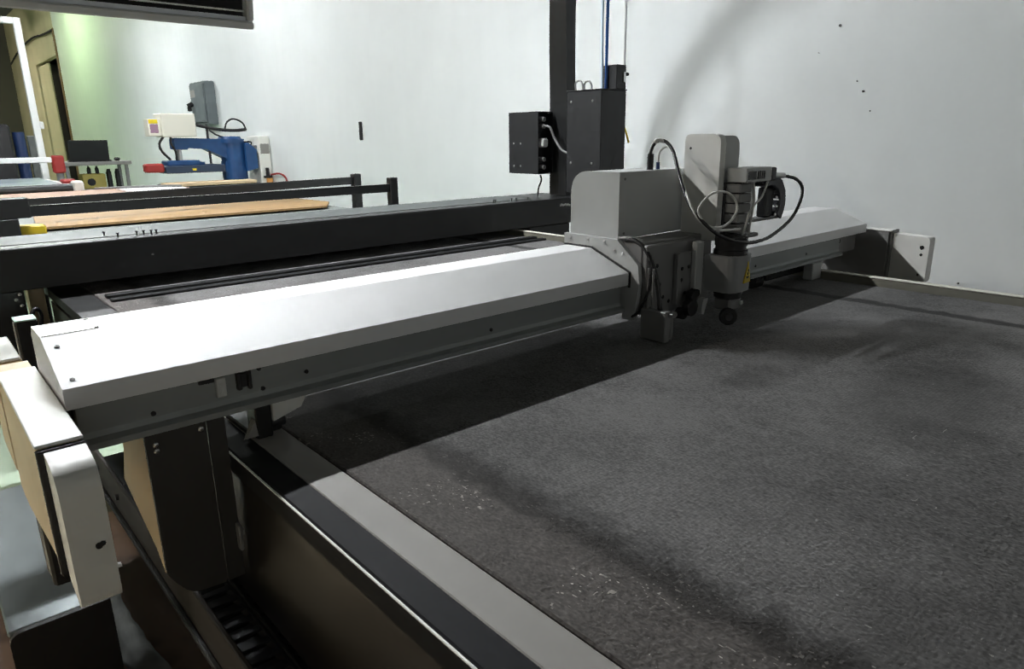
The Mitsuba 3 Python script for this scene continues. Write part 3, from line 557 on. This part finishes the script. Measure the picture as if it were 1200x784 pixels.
# ------------------------------------------------------------------ blue swing arm press at the wall
pr = thing('swing_arm_press', 'blue swing arm cutting press with a red handle in front of the white wall', 'press')
Y = 10.5
part(pr, 'column', join(cyl((3.82, Y, .90), (3.82, Y, 1.46), .17, n=28), box(3.66, 3.72, Y - .1, Y + .1, .95, 1.22, .02)), 'press_blue', smooth=30)
part(pr, 'column_cap', join(cyl((3.79, Y, 1.46), (3.79, Y, 1.515), .195, n=28), cyl((3.79, Y, 1.515), (3.79, Y, 1.55), .16, .145, n=28)), 'press_blue', smooth=30)
part(pr, 'column_side', prism_y([(3.93, 1.06), (4.09, 1.10), (4.09, 1.36), (3.98, 1.46), (3.93, 1.46)], Y - .20, Y + .15), 'press_blue')
part(pr, 'arm', prism_y([(3.0, 1.52), (3.02, 1.535), (3.70, 1.515), (3.70, 1.235), (3.42, 1.38), (3.18, 1.40), (3.16, 1.375), (3.0, 1.385)], Y - .11, Y + .11), 'press_blue', label='blue horizontal arm')
part(pr, 'ram', cyl((3.08, Y, 1.20), (3.08, Y, 1.39), .032, n=16), 'steel', smooth=30)
part(pr, 'guide_rod', cyl((3.47, Y - .06, 1.18), (3.47, Y - .06, 1.72), .016, n=10), 'dark_metal', smooth=30)
hd = part(pr, 'beam_head', join(box(2.81, 3.60, Y - .25, Y + .25, 1.07, 1.17, .01)), 'press_blue_dark', label='dark blue press head')
part(hd, 'cross_ribs', join(box(2.87, 3.30, Y - .15, Y + .15, 1.17, 1.235, .01), box(3.25, 3.38, Y - .1, Y + .1, 1.17, 1.21, .008)), 'press_blue')
part(hd, 'red_handle', box(2.56, 2.79, Y - .27, Y - .10, 1.09, 1.205, .02), 'red_paint', label='red handle block')
part(hd, 'label_plate', box(3.15, 3.20, Y - .253, Y - .249, 1.10, 1.13, .001), 'yellow_paint')
lb = part(pr, 'control_box', box(2.84, 3.28, Y - .22, Y + .12, 1.545, 1.85, .012), 'box_cream', label='cream control box on the end of the arm')
part(lb, 'side_box', box(2.68, 2.838, Y - .20, Y, 1.56, 1.78, .008), 'box_cream')
part(lb, 'sticker', join(box(2.69, 2.80, Y - .203, Y - .199, 1.72, 1.77, .001)), 'yellow_paint')
part(lb, 'sticker', join(box(2.70, 2.80, Y - .203, Y - .199, 1.60, 1.71, .001)), 'print_purple')
part(pr, 'hose', tube([(3.25, Y - .12, 1.72), (3.40, Y - .12, 1.685), (3.62, Y - .10, 1.645), (3.85, Y - .08, 1.63), (4.02, Y - .06, 1.645)], .022, n=10), 'cable_black', smooth=True)
part(pr, 'hose', tube([(3.72, Y - .05, 1.63), (3.76, Y - .05, 1.74), (3.86, Y - .05, 1.79), (3.98, Y - .05, 1.74), (4.03, Y - .05, 1.64)], .012, n=8), 'cable_black', smooth=True)
part(pr, 'hose', tube([(3.50, Y - .05, 1.64), (3.58, Y - .05, 1.58), (3.68, Y - .05, 1.54)], .010, n=8), 'cable_black', smooth=True)
part(pr, 'hose', tube([(2.86, Y - .15, 1.55), (2.80, Y - .15, 1.46), (2.82, Y - .15, 1.36), (2.92, Y - .12, 1.25)], .016, n=8), 'cable_black', smooth=True)
part(pr, 'hose', tube([(2.95, Y - .15, 1.55), (2.95, Y - .15, 1.45), (2.99, Y - .15, 1.36), (3.0, Y - .12, 1.24)], .014, n=8), 'cable_black', smooth=True)
part(pr, 'hose', tube([(3.95, Y - .1, 1.47), (4.05, Y - .1, 1.47), (4.06, Y - .1, 1.44), (3.99, Y - .1, 1.36)], .010, n=8), 'cable_black', smooth=True)
part(pr, 'bed', box(2.85, 4.02, Y - .40, Y + .45, .80, .905, .01), 'dark_metal')
part(pr, 'base', box(2.95, 4.0, Y - .30, Y + .40, 0, .7995, .01), 'press_blue')
part(pr, 'cutting_board', box(2.75, 3.95, Y - .45, Y - .12, .9055, .95, .008), 'plywood_pale', label='pale wooden cutting board on the press bed')
wc = thing('machine_cabinet', 'tall narrow white cabinet standing between the blue press and the wall', 'cabinet')
part(wc, 'body', box(4.12, 4.285, Y - .22, Y + .25, 0, 1.55, .01), 'cabinet_white')
part(wc, 'nameplate', box(4.117, 4.12, Y - .15, Y + .1, 1.22, 1.42, .001), 'plate_grey')
part(wc, 'nameplate', box(4.14, 4.27, Y - .224, Y - .219, 1.30, 1.44, .001), 'strip_grey')
part(wc, 'regulator', join(cyl((4.20, Y - .25, .95), (4.20, Y - .25, 1.10), .025, n=12), cyl((4.14, Y - .25, .97), (4.26, Y - .25, .97), .018, n=10)), 'black_plastic', smooth=30)
part(wc, 'filter_bowl', cyl((4.22, Y - .25, .86), (4.22, Y - .25, .95), .045, n=14), 'orange', smooth=30)
part(wc, 'hose', tube([(4.25, Y - .25, 1.0), (4.27, Y - .5, 1.02), (4.27, Y - .7, .97), (4.27, Y - .75, .85)], .012, n=8), 'red_paint', smooth=True)
ds = thing('disconnect_switch', 'grey electrical switch box with a lever mounted high on the white wall', 'switch box')
part(ds, 'enclosure', box(WX - .16, WX - .001, 12.30, 13.05, 1.76, 2.44, .012), 'switch_grey')
part(ds, 'cover', box(WX - .185, WX - .161, 12.34, 13.0, 1.80, 2.40, .006), 'switch_grey')
part(ds, 'lever', join(cyl((WX - .19, 12.92, 2.10), (WX - .26, 12.92, 2.06), .04, n=12), box(WX - .27, WX - .22, 12.88, 12.96, 1.98, 2.08, .01)), 'black_plastic')
part(ds, 'label_plate', box(WX - .188, WX - .1845, 12.75, 12.98, 2.20, 2.32, .001), 'strip_grey')

# ------------------------------------------------------------------ laptop bench
be = thing('laptop_bench', 'grey bench carrying a laptop near the far end of the white wall', 'bench')
part(be, 'top', box(2.12, 3.12, 13.3, 13.95, 1.13, 1.19, .006), 'strip_grey')
for x in (2.15, 3.02):
    for y in (13.35, 13.85): part(be, 'leg', box(x, x + .05, y, y + .05, 0, 1.1295, .004), 'plate_grey')
part(be, 'shelf', box(2.15, 3.07, 13.4, 13.9, .72, .75, .004), 'strip_grey')
lp = thing('laptop', 'open black laptop on the grey bench', 'laptop')
part(lp, 'keyboard_base', box(2.26, 2.85, 13.42, 13.75, 1.1905, 1.212, .005), 'black_plastic')
m = box(2.22, 2.80, -.01, .01, 0, .325, .005); m.apply_transform(trimesh.transformations.rotation_matrix(math.radians(-14), [0, 1, 0], [2.5, 0, 0]) if False else trimesh.transformations.rotation_matrix(math.radians(8), [1, 0, 0])); m.apply_translation([.02, 13.42, 1.205])
part(lp, 'screen', m, 'black_satin')
solo('computer_mouse', sphere((2.95, 13.5, 1.2205), .06, (.8, 1.1, .5)), 'black_plastic', 'dark computer mouse right of the laptop', 'mouse', smooth=True)
ob = thing('toolbox', 'olive yellow box with a round hole under the laptop bench', 'box')
part(ob, 'body', box(2.38, 2.72, 13.42, 13.75, .7505, .99, .01), 'olive_box')
part(ob, 'hole', cyl((2.50, 13.416, .86), (2.50, 13.424, .86), .06, n=16), 'black_plastic', smooth=30)
for x, lab in ((2.52, 'left one of two small dark bottles on the olive box'), (2.64, 'right one of two small dark bottles on the olive box')):
    solo('bottle', join(cyl((x, 13.6, .9905), (x, 13.6, 1.07), .03, n=12), cyl((x, 13.6, 1.07), (x, 13.6, 1.10), .03, .012, n=12), cyl((x, 13.6, 1.10), (x, 13.6, 1.115), .012, n=12)), 'black_plastic', lab, 'bottle', 'dark bottles under the bench', smooth=30)
for x, lab in ((2.80, 'black can right beside the olive box on the bench shelf'), (2.93, 'black can next to the right leg of the laptop bench')):
    solo('spray_can', join(cyl((x, 13.55, .7505), (x, 13.55, 1.02), .04, n=14), cyl((x, 13.55, 1.02), (x, 13.55, 1.06), .028, n=12)), 'black_plastic', lab, 'can', 'black cans on the bench shelf', smooth=30)

# ------------------------------------------------------------------ conveyor machine, white frame and bins at the far left
cm = thing('conveyor_machine', 'grey topped conveyor machine with a white cross bar and red ends at the far left', 'machine')
part(cm, 'bed', prism_x(rounded([(9.62, .96), (9.66, 1.0), (11.9, 1.02), (11.9, .82), (9.62, .82)], [.03, .02, 0, 0, 0], 4), .2, 1.58), 'sheet_grey', smooth=30, label='grey bed with a rounded front')
part(cm, 'front_roller', cyl((.2, 9.60, .975), (1.58, 9.60, .975), .055, n=20), 'black_satin', smooth=30)
part(cm, 'end_cap', box(1.582, 1.70, 9.56, 9.70, .92, 1.06, .02), 'cabinet_white')
part(cm, 'cross_bar', box(.2, 1.66, 11.15, 11.25, 1.24, 1.31, .008), 'white_paint', label='white cross bar')
part(cm, 'red_end', box(1.662, 1.80, 11.13, 11.27, 1.10, 1.33, .02), 'red_paint', label='red end of the cross bar')
part(cm, 'red_end', box(1.60, 1.76, 10.3, 10.5, 1.0, 1.05, .02), 'red_paint')
part(cm, 'side_frame', box(1.582, 1.68, 9.72, 11.9, .82, 1.0, .006), 'cabinet_white')
part(cm, 'bar_post', box(1.69, 1.76, 11.17, 11.23, 0, 1.0995, .004), 'plate_grey')
for x in (.3, 1.5):
    for y in (9.7, 11.8): part(cm, 'leg', box(x, x + .07, y, y + .07, 0, .8195, .004), 'plate_grey')
wf = thing('tube_stand', 'tall white square tube stand standing at the far left', 'frame')
part(wf, 'post', box(1.635, 1.72, 11.97, 12.06, 0, 3.12, .006), 'white_paint')
part(wf, 'header', box(-.4, 1.634, 11.97, 12.06, 3.04, 3.12, .006), 'white_paint')
part(wf, 'clamp', box(1.715, 1.765, 11.96, 12.05, 1.68, 1.78, .01), 'white_paint')
part(wf, 'post', box(-.49, -.405, 11.97, 12.06, 0, 3.12, .006), 'white_paint')
solo('black_bin', box(.95, 1.41, 12.4, 12.9, 0, 1.755, .03), 'black_plastic', 'tall black bin behind the white tube stand', 'bin')
solo('blue_drum', cyl((1.53, 12.7, 0), (1.53, 12.7, 1.65), .075, n=18), 'blue_plastic', 'narrow blue drum right of the tall black bin', 'drum', smooth=30)
solo('pale_panel', box(1.66, 1.82, 12.9, 13.0, 0, 1.60, .01), 'table_pale', 'pale upright panel right of the blue drum', 'panel')

# ------------------------------------------------------------------ framed panel hanging overhead at the top left
oh = thing('overhead_panel', 'grey metal framed louvre panel hanging overhead at the top left', 'panel')
tilt = trimesh.transformations.rotation_matrix(math.radians(10), [1, 0, 0], [0, 3.0, 1.92])
def ohp(name, m, mt, **k):
    m.apply_transform(tilt); part(oh, name, m, mt, **k)
ohp('frame_bar', box(-.6, 1.232, 2.985, 3.04, 1.918, 1.948, .006), 'frame_grey', label='grey bottom bar')
ohp('frame_bar', box(1.205, 1.232, 2.985, 3.04, 1.949, 2.33, .006), 'frame_grey')
ohp('frame_bar', box(-.6, 1.204, 2.985, 3.04, 2.30, 2.33, .006), 'frame_grey')
ohp('backing', box(-.6, 1.262, 3.10, 3.105, 1.95, 2.299, .001), 'void_black')
for z0_, z1_ in ((1.9485, 1.965), (2.03, 2.09), (2.11, 2.17), (2.19, 2.25)):
    ohp('louvre', box(-.6, 1.203, 3.0, 3.006, z0_, z1_, .001), 'panel_grey')
for z0_ in (1.980, 2.098, 2.178): ohp('louvre_edge', box(-.6, 1.203, 3.01, 3.018, z0_, z0_ + .007, .001), 'white_paint')
part(oh, 'hanger', join(cyl((.1, 2.96, 2.32), (.1, 2.96, 5.99), .006, n=6), cyl((1.0, 2.96, 2.32), (1.0, 2.96, 5.99), .006, n=6)), 'dark_metal')

if 'integrator' in scene: del scene['integrator']
